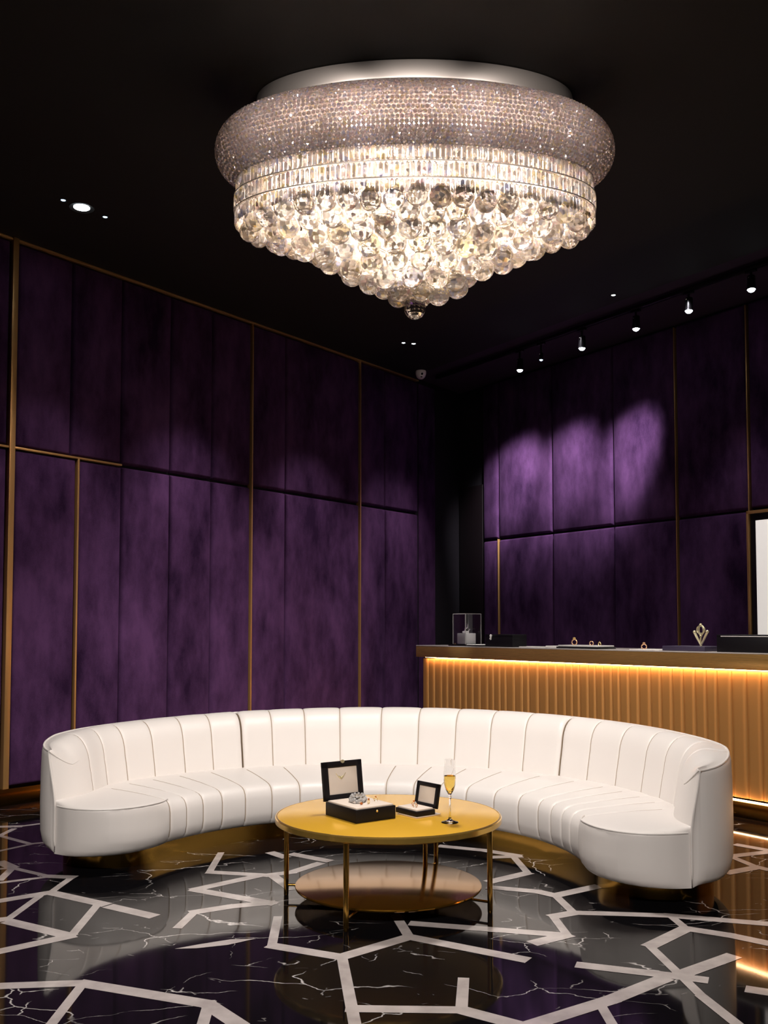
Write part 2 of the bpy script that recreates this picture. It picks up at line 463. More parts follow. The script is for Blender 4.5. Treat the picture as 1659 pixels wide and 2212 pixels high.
def panel(W, s0, s1, z0, z1, parent, th=.05, bev=.026, out0=0.0, ang=0.0):
    """upholstered velvet panel: soft rounded edges, slightly crowned face"""
    b = MB()
    g = .004
    s0 += g; s1 -= g; z0 += g; z1 -= g
    nx = 9; nz = 13
    def edge(n, L):
        k = [0, .1, .28, .55, 1.0]
        a = [bev * x for x in k]
        mid = [bev + (L - 2 * bev) * i / n for i in range(1, n)]
        return a + mid + [L - x for x in reversed(a)]
    S = edge(5, s1 - s0); Z = edge(7, z1 - z0)
    def prof(x, L):
        d = min(x, L - x)
        t = min(1, d / bev)
        return math.sqrt(max(0, 1 - (1 - t) ** 2)), min(1.0, d / (.25 * L))
    P = []
    for s in S:
        col = []
        for z in Z:
            a, ca = prof(s, s1 - s0); c, cc = prof(z, z1 - z0)
            h = th * (min(a, c) * .55 + .45 * a * c) + .007 * math.sin(ca * PI / 2) * math.sin(cc * PI / 2)
            q = W(s0 + s, out0 + .002 + h, z0 + z)
            col.append((q.x, q.y, q.z))
        P.append(col)
    b.grid(P)
    # sides closed back to the wall
    o = b.build('velvet_panel', M['velvet'], parent, auto=75)
    return o
ZS = 2.775
for (a, c) in ((-2.1, -1.5), (-1.5, -.95), (-.95, -.5), (-.5, -.024), (.034, .541), (.541, 1.043), (1.043, 1.582), (1.582, 2.084), (2.084, 2.592), (2.612, 3.094), (3.094, 4.298), (4.316, 4.770), (4.770, 5.44)):
    panel(LW, a, c, ZS + .008, HC - .02, wall_left)
for (a, c) in ((-2.1, -1.5), (-1.5, -.95), (-.95, -.5), (-.5, -.024), (.034, .600), (.618, 1.053), (1.053, 1.584), (1.584, 2.081), (2.081, 2.592), (2.612, 3.096), (3.096, 4.298), (4.316, 4.785), (4.785, 5.44)):
    panel(LW, a, c, .135, ZS - .008, wall_left)
panel(LW, 5.50, 5.86, .135, HC - .02, wall_left, th=.012, bev=.01)

def bar(W, s0, s1, z0, z1, name, label, out=.062, mat='gold_trim', b_=.002):
    b = MB()
    q = (W(s0, 0) + W(s1, 0)) / 2
    ang = LA if W is LW else RA
    n = LN if W is LW else RN
    c = q + n * (out / 2)
    b.box((c.x, c.y, (z0 + z1) / 2), (abs(s1 - s0), out, z1 - z0), rz=ang, bevel=b_)
    return struct(b.build(name, M[mat]), label)
bar(LW, -.020, .028, 0.12, HC, 'trim_2', 'broad gold strip, leftmost on the velvet wall', out=.07)
bar(LW, .601, .617, .13, ZS, 'trim_3', 'thin gold strip on lower half of velvet wall')
bar(LW, 2.594, 2.610, .13, HC - .01, 'trim_4', 'full-height thin gold strip in middle of velvet wall')
bar(LW, 4.300, 4.314, .13, HC - .01, 'trim_5', 'full-height thin gold strip nearest the dark corner')
bar(LW, .03, 1.04, ZS - .008, ZS + .008, 'trim_6', 'horizontal gold strip between upper and lower velvet panels')
bar(LW, -2.1, -.022, ZS - .008, ZS + .008, 'trim_7', 'horizontal gold strip left of the broad strip')
bar(LW, -2.1, 5.44, HC - .018, HC - .001, 'trim_8', 'gold strip along top of velvet wall')
bar(LW, -2.1, 5.6, 0, .128, 'baseboard_left', 'gold baseboard under the velvet wall', out=.075, mat='gold_base')

# right wall panels
RZ = 2.475
RS = [-1.6, -.9, .205, 1.035, 1.876, 2.80, 3.73]
for a, c in zip(RS[:-1], RS[1:]):
    panel(RW, a + .006, c - .006, RZ + .006, HC + .02, wall_right)
    if a > .2: panel(RW, a + .006, c - .006, .1, RZ - .006, wall_right)
panel(RW, 3.736, 4.02, .1, RZ - .006, wall_right); panel(RW, 3.736, 4.02, RZ + .006, HC + .02, wall_right)
bar(RW, .199, .211, .1, HC, 'trim_9', 'gold strip on counter wall beside the lit panel')
bar(RW, 1.031, 1.039, .1, HC, 'trim_10', 'thin gold strip on counter wall behind the gold sculpture')
bar(RW, 3.726, 3.734, .1, RZ, 'trim_11', 'thin gold strip on counter wall behind the black box')

# dark door in the corner
d = MB()
q = RW(4.27, .02, 0)
d.box((q.x, q.y, 1.6), (.46, .04, 3.2), rz=RA, bevel=.004)
door = struct(d.build('door_1', M['door']), 'black door in the dark corner behind the counter')
h = MB(); q = RW(4.19, .085, 1.356)
h.box((q.x, q.y, q.z), (.11, .016, .018), rz=RA, bevel=.006)
q2 = RW(4.235, .055, 1.356); h.box((q2.x, q2.y, q2.z), (.02, .06, .018), rz=RA, bevel=.003)
h.build('door_handle', M['chrome'], door)
# ------------------------------------------------------------------ curved sofa
SC = (-.161, 5.10); SR = math.radians(-12.06)
sofa = thing('curved_sofa', 'large semicircular cream leather channel-tufted sofa on a gold plinth', 'sofa', (SC[0], SC[1], 0), SR)
KEYS = {  # end of the crescent, right half: angle-like parameter -> (inner edge, seat-back line, outer edge)
    14: ((1.150, .300), (1.665, .43), (1.945, .50)),
    10: ((1.175, .135), (1.648, .30), (1.945, .345)),
    7: ((1.245, -.015), (1.640, .20), (1.930, .22)),
    5: ((1.345, -.105), (1.641, .13), (1.900, .12)),
    3: ((1.465, -.140), (1.652, .06), (1.850, .035)),
    1.5: ((1.590, -.120), (1.670, .0), (1.780, -.03)),
    0: ((1.700, -.065), (1.700, -.065), (1.700, -.065))}
RI, RJ, RO = 1.185, 1.745, 2.022
def keypt(q, k):
    r = (RI, RJ, RO)[k]
    if q >= 18:
        return np.array([r * math.cos(math.radians(q)), r * math.sin(math.radians(q))])
    return np.array(KEYS[q][k])
KQ = [0, 1.5, 3, 5, 7, 10, 14, 20, 27, 34]
def curve(q, k):
    """q in degrees 0..180, 90 = apex"""
    s = 1
    if q > 90:
        q = 180 - q; s = -1
    if q >= 27:
        p = keypt(q, k)
    else:
        i = max(j for j in range(len(KQ)) if KQ[j] <= q + 1e-9)
        i = min(i, len(KQ) - 2)
        p0, p1 = keypt(KQ[i], k), keypt(KQ[i + 1], k)
        h = KQ[i + 1] - KQ[i]
        def tan(j):
            if j == 0: return (keypt(KQ[1], k) - keypt(KQ[0], k)) / (KQ[1] - KQ[0])
            return (keypt(KQ[j + 1], k) - keypt(KQ[j - 1], k)) / (KQ[j + 1] - KQ[j - 1])
        t = (q - KQ[i]) / h
        m0, m1 = tan(i) * h, (tan(i + 1) if i + 2 < len(KQ) else np.array([0, 0]) + (p1 - p0) / h) * h
        p = (2 * t**3 - 3 * t**2 + 1) * p0 + (t**3 - 2 * t**2 + t) * m0 + (-2 * t**3 + 3 * t**2) * p1 + (t**3 - t**2) * m1
    return np.array([p[0] * s, p[1]])
SEAT_SEAMS = [167, 160, 153.5, 146.5, 138.5, 129.7, 120.7, 111.7, 102.7, 93.7, 85, 76.5, 67.5, 57.5, 48, 39.3, 33, 26.7, 20.5, 13]
BACK_SEAMS = [171, 164.5, 158, 151, 143.5, 136.7, 122.6, 115, 107, 97.6, 89, 80.3, 72, 63.6, 46.7, 38.5, 30.3, 23.8, 16.6, 9.5]
DIVS = [129.6, 54.4]
def qlist(q0, q1, seams, r, extra=()):
    Q = set(np.linspace(q0, q1, 150).tolist())
    for e in (0, .2, .5, .9, 1.5, 2.2, 3, 4, 5, 6, 7, 8.5, 10):
        for b_ in (e, 180 - e):
            if q0 <= b_ <= q1: Q.add(b_)
    for s_ in seams:
        for d in (0, .0012, .0028, .006, .011, .018, .03):
            for sg in (-1, 1):
                a = s_ + sg * math.degrees(d / r)
                if q0 < a < q1: Q.add(a)
    for e in extra: Q.add(e)
    Q = sorted(Q)
    return [Q[0]] + [b_ for a, b_ in zip(Q[:-1], Q[1:]) if b_ - a > 1e-4]
def groove(q, seams, r, depth, w=.007):
    g = 0.0; best = 9
    for s_ in seams:
        d = abs(q - s_) * PI / 180 * r
        best = min(best, d)
    g = depth * (math.exp(-(best / w) ** 2) * .6 + math.exp(-best / (w * 3.5)) * .55)
    return g, best
def offset_profile(pts, amt):
    out = []
    n = len(pts)
    for i in range(n):
        a, b = pts[max(0, i - 1)], pts[min(n - 1, i + 1)]
        dx, dz = b[0] - a[0], b[1] - a[1]
        l = math.hypot(dx, dz) or 1
        # profile runs inner-bottom -> top -> outer: right-hand normal points inside
        out.append((pts[i][0] + amt[i] * dz / l, pts[i][1] - amt[i] * dx / l))
    return out
def smooth01(a, b, x):
    t = max(0, min(1, (x - a) / (b - a)))
    return t * t * (3 - 2 * t)
def seat_profile(q, w):
    qq = min(q, 180 - q)
    sharp = 1 - smooth01(9.5, 15, qq)
    soft = [(.075, .100), (.035, .112), (.012, .140), (0, .19), (0, .245), (.001, .285), (.008, .318), (.024, .343), (.048, .359), (.08, .368), (.12, .373), (.17, .377), (.26, .384), (.40, .391), (.53, .396), (.62, .397)]
    hard = [(.075, .100), (.035, .112), (.012, .140), (0, .19), (0, .245), (.000, .285), (.000, .320), (.001, .350), (.004, .363), (.012, .368), (.04, .372), (.10, .377), (.2, .384), (.34, .391), (.5, .395), (.62, .397)]
    pr = [(a[0] * (1 - sharp) + b_[0] * sharp, a[1] * (1 - sharp) + b_[1] * sharp) for a, b_ in zip(soft, hard)]
    k = w / .56
    out = []
    for i, (d, z) in enumerate(pr):
        if i <= 9:
            d2 = d * min(1, k * 1.6)
        else:
            d9 = pr[9][0] * min(1, k * 1.6)
            d2 = d9 + (d - pr[9][0]) / (.62 - pr[9][0]) * (w * 1.0 + .02 * min(1, k) - d9)
        out.append((d2, z))
    return out
def build_sweep(name, qs, kin, kout, proffn, seams, r, depth, mats, wt=None, seam_w=.0030, caps=False, ends=None):
    m = MB()
    cols = []
    best = []
    for q in qs:
        a, b = curve(q, kin), curve(q, kout)
        w = float(np.linalg.norm(b - a))
        ar = curve(min(max(q, 4), 176), kin); br = curve(min(max(q, 4), 176), kout)
        e = (b - a) / w if w > 1e-4 else (br - ar) / np.linalg.norm(br - ar)
        pr = proffn(q, w)
        g, bd = groove(q, seams, r, depth)
        if ends is not None:
            for ee in ends:
                dd = abs(q - ee) * PI / 180 * r
                bd = min(bd, dd * .9)
                if dd < .045:
                    g += .026 * (1 - math.sqrt(max(0, 1 - (1 - dd / .045) ** 2)))
        amt = [g * (wt[i] if wt else 1) * min(1, w / .12) for i in range(len(pr))]
        pr = offset_profile(pr, amt)
        cols.append([(a[0] + e[0] * d, a[1] + e[1] * d, z) for d, z in pr])
        best.append(bd)
    V = m.grid(cols)
    if caps:
        for c in (V[0], V[-1]):
            try: m.bm.faces.new(c).material_index = 1 if ends else 0  # end faces coloured dark to stand in for shade in the gap
            except ValueError: pass
    # stitch line material, plus painted shade beside the division gaps
    if len(mats) > 1:
        m.bm.faces.ensure_lookup_table()
        k = 0; nr = len(cols[0]) - 1
        for i in range(len(cols) - 1):
            sm = best[i] < seam_w and best[i + 1] < seam_w
            for j in range(nr):
                if sm and (wt is None or wt[j] > .3):
                    m.bm.faces[k].material_index = 1
                k += 1
    return m.build(name, mats, sofa, auto=75), cols
wts = [0, .3, .8, 1, 1, 1, 1, 1, 1, 1, .9, .8, .6, .4, .3, .2]
seat, seat_cols = build_sweep('seat', qlist(0, 180, SEAT_SEAMS, 1.2), 0, 1, seat_profile, SEAT_SEAMS, 1.2, .010, [M['leather'], M['seam']], wts)
def crest(q):
    qq = min(q, 180 - q)
    h = .722 + .063 * math.sin(math.radians(max(0, qq)))
    return h - .055 * (1 - smooth01(-2, 10, qq))
LEAN = .045
def back_profile(q, w):
    h = crest(q)
    R = min(.15, .66 * w); r2 = min(.035, .30 * w)
    pts = [(0, .30), (0, .40), (.002, .50), (.004, h - R - .04)]
    for i in range(0, 9):
        a = PI - (PI / 2) * i / 8
        pts.append((.004 + R + R * math.cos(a), h - R + R * math.sin(a)))
    x1 = max(w - r2, .004 + R + .0005)
    pts.append(((.004 + R + x1) / 2, h - .004))
    for i in range(0, 4):
        a = PI / 2 * (1 - i / 3)
        pts.append((x1 + r2 * math.cos(a) * (w > .03), h - .014 - r2 + r2 * math.sin(a)))
    wl = x1 + r2 * (w > .03)
    sh = min(1, w / .15)
    pts += [(wl + .004 * sh, h - .15), (wl + .006 * sh, .36), (wl + .002 * sh, .2), (wl - .012 * sh, .14), (wl - .035 * sh, .112), (wl - .075 * sh, .1)]
    return [(d + LEAN * smooth01(.34, .70, z) * max(0, 1 - d / max(w, .06)), z) for d, z in pts]
wtb = [1] * 14 + [.5, .2, 0, 0, 0, 0, 0, 0, 0, 0, 0]
cuts = [0] + [DIVS[1], DIVS[0]] + [180]
GAP = .0028 * 180 / PI / 1.745
for (a, b_) in ((0, DIVS[1] - GAP), (DIVS[1] + GAP, DIVS[0] - GAP), (DIVS[0] + GAP, 180)):
    ends = [e for e in (a, b_) if 1 < e < 179]
    ex = []
    for e in ends:
        for dd in (.003, .008, .015, .025, .035, .045):
            for sg in (-1, 1):
                x = e + sg * math.degrees(dd / 1.745)
                if a < x < b_: ex.append(x)
    ss = [s_ for s_ in BACK_SEAMS if a < s_ < b_]
    build_sweep('backrest', qlist(a, b_, ss, 1.745, ex), 1, 2, back_profile, ss, 1.745, .008, [M['leather'], M['seam']], wtb, caps=True, ends=ends)
# gold plinth: crescent with rounded ends, set well back under the upholstery
def plinth_outline():
    ri, ro, qc = 1.29, 1.895, 13.5
    P = [(ro * math.cos(math.radians(q)), ro * math.sin(math.radians(q))) for q in np.linspace(qc, 180 - qc, 120)]
    rm, hw, dp = (ri + ro) / 2, (ro - ri) / 2, .315
    def cap(sg):
        out = []
        for i in range(1, 32):
            a = PI * i / 32
            r = rm - sg * hw * math.cos(a) * (-1)
            th = math.radians(qc)
            # along the radius and then tangentially out past the end
            x = r * math.cos(th) + dp * math.sin(a) * math.sin(th) ; y = r * math.sin(th) - dp * math.sin(a) * math.cos(th)
            out.append((x, y))
        return out
    right = cap(-1)                      # inner -> outer on the right-hand end
    if math.hypot(*right[0]) > math.hypot(*right[-1]): right = right[::-1]
    left = [(-x, y) for x, y in right[::-1]]   # outer -> inner on the left-hand end
    inner = [(ri * math.cos(math.radians(q)), ri * math.sin(math.radians(q))) for q in np.linspace(180 - qc, qc, 120)]
    return P, left, inner, right
P_, l_, i_, r_ = plinth_outline()
loop = P_ + l_ + i_ + r_
m = MB()
n_ = len(P_)
for z in (0.0, .108):
    for k in range(n_ - 1):
        A, B, C_, D = P_[k], P_[k + 1], i_[n_ - 2 - k], i_[n_ - 1 - k]
        m.bm.faces.new([m.bm.verts.new((p[0], p[1], z)) for p in (A, B, C_, D)])
    for cp, e0_, e1_ in ((r_, i_[-1], P_[0]), (l_, P_[-1], i_[0])):
        m.bm.faces.new([m.bm.verts.new((p[0], p[1], z)) for p in [e0_] + cp + [e1_]])
for k in range(len(loop)):
    p, q = loop[k], loop[(k + 1) % len(loop)]
    m.bm.faces.new([m.bm.verts.new(v) for v in ((p[0], p[1], 0), (q[0], q[1], 0), (q[0], q[1], .108), (p[0], p[1], .108))])
m.build('plinth', M['gold_base'], sofa, auto=50)
# piping
def pipe(pts, r=.0055, name='piping'):
    m = MB(); m.tube(pts, r, 8); return m.build(name, M['leather'], sofa)
for s_ in (0, 1):
    qs = [q for q in np.linspace(0.2, 13.2, 50)]
    if s_: qs = [180 - q for q in qs]
    pts = []
    for q in qs:
        a, b_ = curve(q, 0), curve(q, 1); w = float(np.linalg.norm(b_ - a)); e = (b_ - a) / (w + 1e-6)
        pr = seat_profile(q, w)
        d, z = pr[8]
        pts.append((a[0] + e[0] * (d + .001), a[1] + e[1] * (d + .001), z + .002))
    pipe(pts, .005)
    # vertical corner seam of the arm end and the edge running back along the top
    qs = [q for q in np.linspace(0.0, 60, 110)]
    if s_: qs = [180 - q for q in qs]
    c0 = curve(qs[0], 1)
    up = [(c0[0] + (.002 + LEAN * smooth01(.34, .70, z)) * (-1 if s_ else 1), c0[1] - .004 + .05 * (1 - smooth01(.1, .16, z)), z) for z in np.linspace(.102, crest(0) - .006, 24)]
    for q in qs[2:]:
        a, b_ = curve(q, 1), curve(q, 2); w = float(np.linalg.norm(b_ - a)); e = (b_ - a) / (w + 1e-6)
        pr = back_profile(q, w)
        d, z = pr[15]
        up.append((a[0] + e[0] * (d + .003), a[1] + e[1] * (d + .003), z + .002))
    pipe(up, .0055)
    cr = []
    for q in (np.linspace(.1, 5.5, 16) if not s_ else 180 - np.linspace(.1, 5.5, 16)):
        a, b_ = curve(q, 1), curve(q, 2); w = float(np.linalg.norm(b_ - a)); e = (b_ - a) / (w + 1e-6)
        d, z = back_profile(q, w)[5]
        cr.append((a[0] + e[0] * d, a[1] + e[1] * d - .001, z))
    pipe(cr, [.0045 * (1 - .7 * i / 15) for i in range(16)])

# ------------------------------------------------------------------ round two-tier table
TX, TY = .022, 4.886
table = thing('coffee_table', 'round two-tier gold coffee table in front of the curved sofa', 'coffee table', (TX, TY, 0))
m = MB(); m.lathe([(0, .390), (.556, .390), (.560, .395), (.560, .418), (.556, .420), (0, .420)], n=128)
m.build('tabletop', M['gold_top'], table, auto=30)
m = MB(); m.lathe([(.552, .387), (.566, .387), (.5705, .391), (.5705, .414), (.567, .4185), (.5605, .4200), (.5585, .4195), (.5585, .390)], n=128, closed=True)
m.build('rim', M['gold_rim'], table, auto=30)
m = MB(); m.lathe([(0, .058), (.462, .058), (.468, .062), (.470, .067), (.468, .072), (.460, .074), (0, .074)], n=128)
m.build('shelf', M['shelf'], table, auto=30)
legpos = []
for (lx, ly) in ((-.498, 4.93), (-.170, 4.345), (.506, 4.62), (.222, 5.20), (.290, 5.385)):
    x, y = lx - TX, ly - TY
    legpos.append((x, y))
    m = MB(); m.lathe([(0, 0), (.010, 0), (.012, .004), (.0125, .02), (.0135, .39), (0, .39)], (x, y, 0), 20)
    m.build('leg', M['gold_leg'], table)
for (x, y) in legpos[:3] + legpos[4:]:
    m = MB()
    l = math.hypot(x, y)
    p0 = Vector((x, y, .052)); p1 = Vector((x * .05, y * .05, .052))
    m.tube([p0, p1], .0065, 10)
    m.build('stretcher', M['gold_leg'], table)

# ------------------------------------------------------------------ things on the table
ZT = .4205
def jewel_case(name, label, corner, wdt, dep, hgt, lid_h, ang, tilt, lid_t=.022, border=.030):
    """open case; local origin at front-left corner seen from its front, x along the front edge, y to the hinge"""
    t = thing(name, label, 'jewellery box', corner, ang, 'open jewellery boxes on the gold table')
    m = MB(); b_ = .003
    m.box((wdt / 2, dep / 2, hgt / 2 - .002), (wdt, dep, hgt - .004), bevel=b_)
    m.build('case', M['black_box'], t)
    m = MB(); m.box((wdt / 2, dep / 2, hgt - .002), (wdt - .016, dep - .016, .012), bevel=.004)
    m.build('lining', M['lining'], t)
    R = Matrix.Rotation(-tilt, 3, 'X')
    base = Vector((wdt / 2, dep + .001, hgt - .004))
    m = MB()
    c = R @ Vector((0, lid_t / 2, lid_h / 2))
    m.box(base + R @ Vector((0, lid_t * .75, lid_h / 2)), (wdt, lid_t * .5, lid_h), bevel=.002, rot=R)
    for (cx, cz, sx, sz) in ((-(wdt - border) / 2, lid_h / 2, border, lid_h), ((wdt - border) / 2, lid_h / 2, border, lid_h), (0, border / 2, wdt, border), (0, lid_h - border / 2, wdt, border)):
        m.box(base + R @ Vector((cx, lid_t * .35, cz)), (sx, lid_t * .7, sz), bevel=.002, rot=R)
    lid = m.build('lid', M['black_box'], t)
    m = MB(); m.box(base + R @ Vector((0, lid_t * .42, lid_h / 2)), (wdt - border * 1.9, lid_t * .3, lid_h - border * 1.9), bevel=.002, rot=R)
    m.build('lid_lining', M['lining'], lid)
    return t, lid, base, R
# large case: front edge runs from (-.134,4.62) to (.058,4.755)
P0 = Vector((-.134, 4.62)); P1 = Vector((.058, 4.757)); P2 = Vector((-.306, 4.835))
w = (P1 - P0).length; ang = math.atan2(P1.y - P0.y, P1.x - P0.x); dep = (P2 - P0).length
big, biglid, bb, bR = jewel_case('jewellery_box', 'large open black jewellery box holding a bracelet on gold table', (P0.x, P0.y, ZT), w, dep, .068, .195, ang, math.radians(8))
m = MB(); m.sphere((w * .52, -.002, .048), .006, 12, 8, (1, .5, 1)); m.build('button', M['gold_jewel'], big)
m = MB(); m.lathe([(0, 0), (.011, 0), (.011, .006), (0, .006)], (0, 0, 0), 16)
for v in m.bm.verts: v.co = bb + bR @ Vector((v.co.x - 0.0, -.004 + v.co.z * .7, .195 - .003 + v.co.y * .8))
m.build('clasp', M['pale_gold'], biglid)
# necklace fixed to the lid lining
m = MB(); pts = []
for i in range(21):
    a = -1 + 2 * i / 20
    pts.append(bb + bR @ Vector((-.012 + a * .030, .0045, .105 + .030 * abs(a) ** 1.3)))
m.tube(pts, [.0012 + .0022 * (1 - abs(-1 + 2 * i / 20)) for i in range(21)], 8)
for k in (-.012, -.004, .004, .012):
    m.sphere(bb + bR @ Vector((-.012 + k, .0035, .112 + abs(k) * .4)), .0042, 8, 6, (1, .6, 1.3))
nk = m.build('necklace', M['pale_gold']); nk.matrix_world = Matrix.Translation((P0.x, P0.y, ZT)) @ Matrix.Rotation(ang, 4, 'Z')
tag(nk, 'small gold V-shaped necklace pinned on lid lining of large jewellery box', 'necklace')
def at_big(x, y, z=0.0):
    c, s = math.cos(ang), math.sin(ang)
    return Vector((P0.x + c * x - s * y, P0.y + s * x + c * y, ZT + .0725 + z))
# bracelet: wide clear band with stones
def bracelet():
    t = thing('bracelet', 'wide sparkling clear-stone bracelet lying in large jewellery box', 'bracelet', at_big(w * .50, dep * .58), ang + .9)
    t.scale = (1.25, 1.25, 1.3)
    m = MB(); pr = [(.034, 0), (.041, .002), (.041, .020), (.034, .022)]
    m.lathe(pr, (0, 0, 0), 36, 1.25, .72, closed=True)
    m.build('band', M['chrome'], t)
    m = MB()
    for i in range(22):
        a = 2 * PI * i / 22
        m.sphere((.0425 * 1.25 * math.cos(a), .0425 * .72 * math.sin(a), .011 + .004 * math.sin(i * 2.1)), .0068, 7, 5, rot=Euler((i, i * .7, 0)).to_matrix())
    for i in range(10):
        a = 2 * PI * i / 10
        m.sphere((.034 * 1.25 * math.cos(a), .034 * .72 * math.sin(a), .022), .0058, 7, 5)
    m.build('stones', M['gem'], t, smooth=False)
    return t
bracelet()
def ring_on(name, label, cat, loc, rz, r, mat, stone=None, tilt=0.0, group=None):
    t = thing(name, label, cat, loc, rz, group)
    m = MB()
    pts = [(r * math.cos(a), 0, r + r * math.sin(a)) for a in [2 * PI * i / 28 for i in range(28)]]
    m.tube(pts, r * .22, 8, closed=True)
    m.build('band', mat, t)
    if stone:
        m = MB(); m.sphere((0, 0, 2 * r + r * .35), r * .62, 8, 5, (1, 1, .8)); m.build('stone', stone, t, smooth=False)
    return t
ring_on('ring', 'gold ring with amber stone in front of the sparkling bracelet', 'ring', at_big(w * .52, dep * .26), ang + .5, .0095, M['gold_jewel'], M['amber'])
ring_on('ring', 'small gold ring near right edge of large jewellery box lining', 'ring', at_big(w * .83, dep * .42), ang - .6, .0085, M['gold_jewel'], M['amber'])
m = MB(); m.sphere((0, 0, .006), .008, 8, 5, (1, .7, .8)); es = m.build('earring', M['amber'], smooth=False, loc=at_big(w * .33, dep * .25))
tag(es, 'small amber-coloured stud at left of the gold ring in large box', 'earring')

# small case on a folded card
Q0 = Vector((.161, 4.748)); Q1 = Vector((.246, 4.835)); Q2 = Vector((.058, 4.880))
m = MB(); cw = Vector((.09, .1))
a2 = math.atan2(Q0.y - Q2.y, Q0.x - Q2.x); w2 = (Q0 - Q2).length; d2 = (Q1 - Q0).length
m.box((w2 * .57, d2 * .66, .003), (w2 * .84, d2 * 1.30, .006), bevel=.001)
card = m.build('card', M['lining'], loc=(Q2.x, Q2.y, ZT), rz=a2)
tag(card, 'beige folded card lying under the small open jewellery box', 'card')
sm, smlid, sb, sR = jewel_case('jewellery_box', 'small open black jewellery box holding a pair of rings beside champagne glass', (Q2.x, Q2.y, ZT + .0065), w2, d2, .030, .122, a2, math.radians(10), lid_t=.018, border=.020)
m = MB()
pass
# turn the small lid to face the viewer: hinge on the far side
def at_sm(x, y, z=0.0):
    c, s = math.cos(a2), math.sin(a2)
    return Vector((Q2.x + c * x - s * y, Q2.y + s * x + c * y, ZT + .0065 + .0345 + z))
ring_on('ring', 'tiny gold ring on white pad of small box, left of a pair', 'ring', at_sm(w2 * .42, d2 * .52), a2 + .9, .010, M['rose_jewel'], M['amber'])
ring_on('ring', 'tiny gold ring on white pad of small box, right of a pair', 'ring', at_sm(w2 * .62, d2 * .36), a2 + .7, .010, M['rose_jewel'], M['gem'])

# champagne flute
gx, gy = .318, 4.653
flute = thing('champagne_flute', 'tall champagne flute half full of golden wine on gold table', 'glass', (gx, gy, ZT))
H = .302
out_ = [(0, 0), (.040, 0), (.0415, .0015), (.040, .004), (.022, .008), (.009, .016), (.0045, .028), (.0040, .075), (.0046, .112), (.0078, .118), (.0088, .125), (.0068, .132), (.0095, .137), (.0205, .158), (.0275, .182), (.0302, .208), (.0300, .228), (.0272, .262), (.0232, H)]
inn_ = [(.0220, H), (.0260, .262), (.0286, .228), (.0287, .208), (.0260, .183), (.0190, .160), (.0085, .143), (0, .141)]
m = MB(); m.lathe(out_ + inn_, n=48); m.build('glass', M['glass'], flute, auto=60)
m = MB(); e = .0009
m.lathe([(0, .1412), (.0083, .1435), (.0187, .1603), (.0256, .1833), (.0283, .2082), (.0283, .2236), (0, .2236)], n=48)
m.build('champagne', M['wine'], flute, auto=40)

# ------------------------------------------------------------------ counter
CA = math.radians(124.0); CP = Vector((2.526, 7.039, 0)); CDv = Vector((math.cos(CA), math.sin(CA), 0)); CN = Vector((-CDv.y, CDv.x, 0))   # CN towards the room
counter = thing('display_counter', 'long gold fluted display counter with glowing light strips behind the sofa', 'counter', CP, CA)
# local: x along the counter (to the far-left end), y towards the room
SL, SE = 3.86, -3.2
m = MB(); m.box(((SL + SE) / 2, -.33, .60), (SL - SE - .12, .60, .94), bevel=.004); m.build('body', M['black'], counter)
m = MB(); cols = []
n = int((SL - .05 - SE) / .098)
x = SL - .06
prof = []
rr = random.Random(11)
k = 0
while x > SE + .1:
    wd = .100 * rr.uniform(.8, 1.25)
    for i in range(9):
        t = i / 8
        prof.append((x - wd * t, -.022 + .014 * (1 - (2 * t - 1) ** 6) ** .5 + .004 * (t - .5)))
    x -= wd + .0015
m.grid([[(px, py, .135), (px, py, .60), (px, py, 1.045)] for px, py in prof])
m.build('fluted_front', M['flute'], counter, auto=50)
m = MB(); m.box(((SL + SE) / 2, -.31, 1.1215), (SL - SE, .60, .105), bevel=.002); m.box(((SL + SE) / 2, .024, 1.117), (SL - SE, .012, .114), bevel=.003); m.build('fascia', M['fascia'], counter)
m = MB(); m.box(((SL + SE) / 2, -.30, 1.179), (SL - SE, .664, .010), bevel=.003); m.build('countertop', M['counter_top'], counter)
m = MB(); m.box(((SL + SE) / 2 - .05, .010, 1.064), (SL - SE - .2, .016, .010)); m.build('light_strip', M['led'], counter)
m = MB(); m.box(((SL + SE) / 2 - .05, .003, .118), (SL - SE - .2, .020, .010)); m.build('light_strip', M['led_low'], counter)
m = MB(); m.box(((SL + SE) / 2 - .03, -.30, .056), (SL - SE - .06, .64, .112), bevel=.003); m.build('plinth', M['gold_base'], counter)
ZC = 1.1845
def CW(s, y, z=ZC):
    q = CP + CDv * s + CN * y
    return Vector((q.x, q.y, z))
def on_counter(mb, name, mat, s, y, label, cat, group=None, z=ZC):
    return tag(mb.build(name, mat, loc=CW(s, y, z), rz=CA), label, cat, group)
# acrylic display cube with a white block and a silver ring sculpture, on a dark tray
t = thing('display_tray', 'thin dark tray under the clear display case at far end of counter', 'tray', CW(3.04, -.10), CA)
m = MB(); m.box((0, 0, .006), (.52, .26, .012), bevel=.003); m.build('tray_base', M['black'], t)
m = MB(); m.box((-.13, 0, .0155), (.24, .22, .007), bevel=.002); m.build('pad', M['white'], t)
dc = thing('display_case', 'clear acrylic display case with silver figure on a white block', 'display case', CW(3.155, -.10, ZC + .0195), CA)
m = MB()
cwid, chgt = .20, .305
for (dx, dy, sx, sy) in ((cwid / 2, 0, .004, cwid), (-cwid / 2, 0, .004, cwid), (0, cwid / 2, cwid, .004), (0, -cwid / 2, cwid, .004)):
    m.box((dx, dy, chgt / 2), (sx, sy, chgt))
m.box((0, 0, chgt), (cwid + .004, cwid + .004, .005)); m.build('cover', M['acrylic'], dc, smooth=False, weld=False)
m = MB()
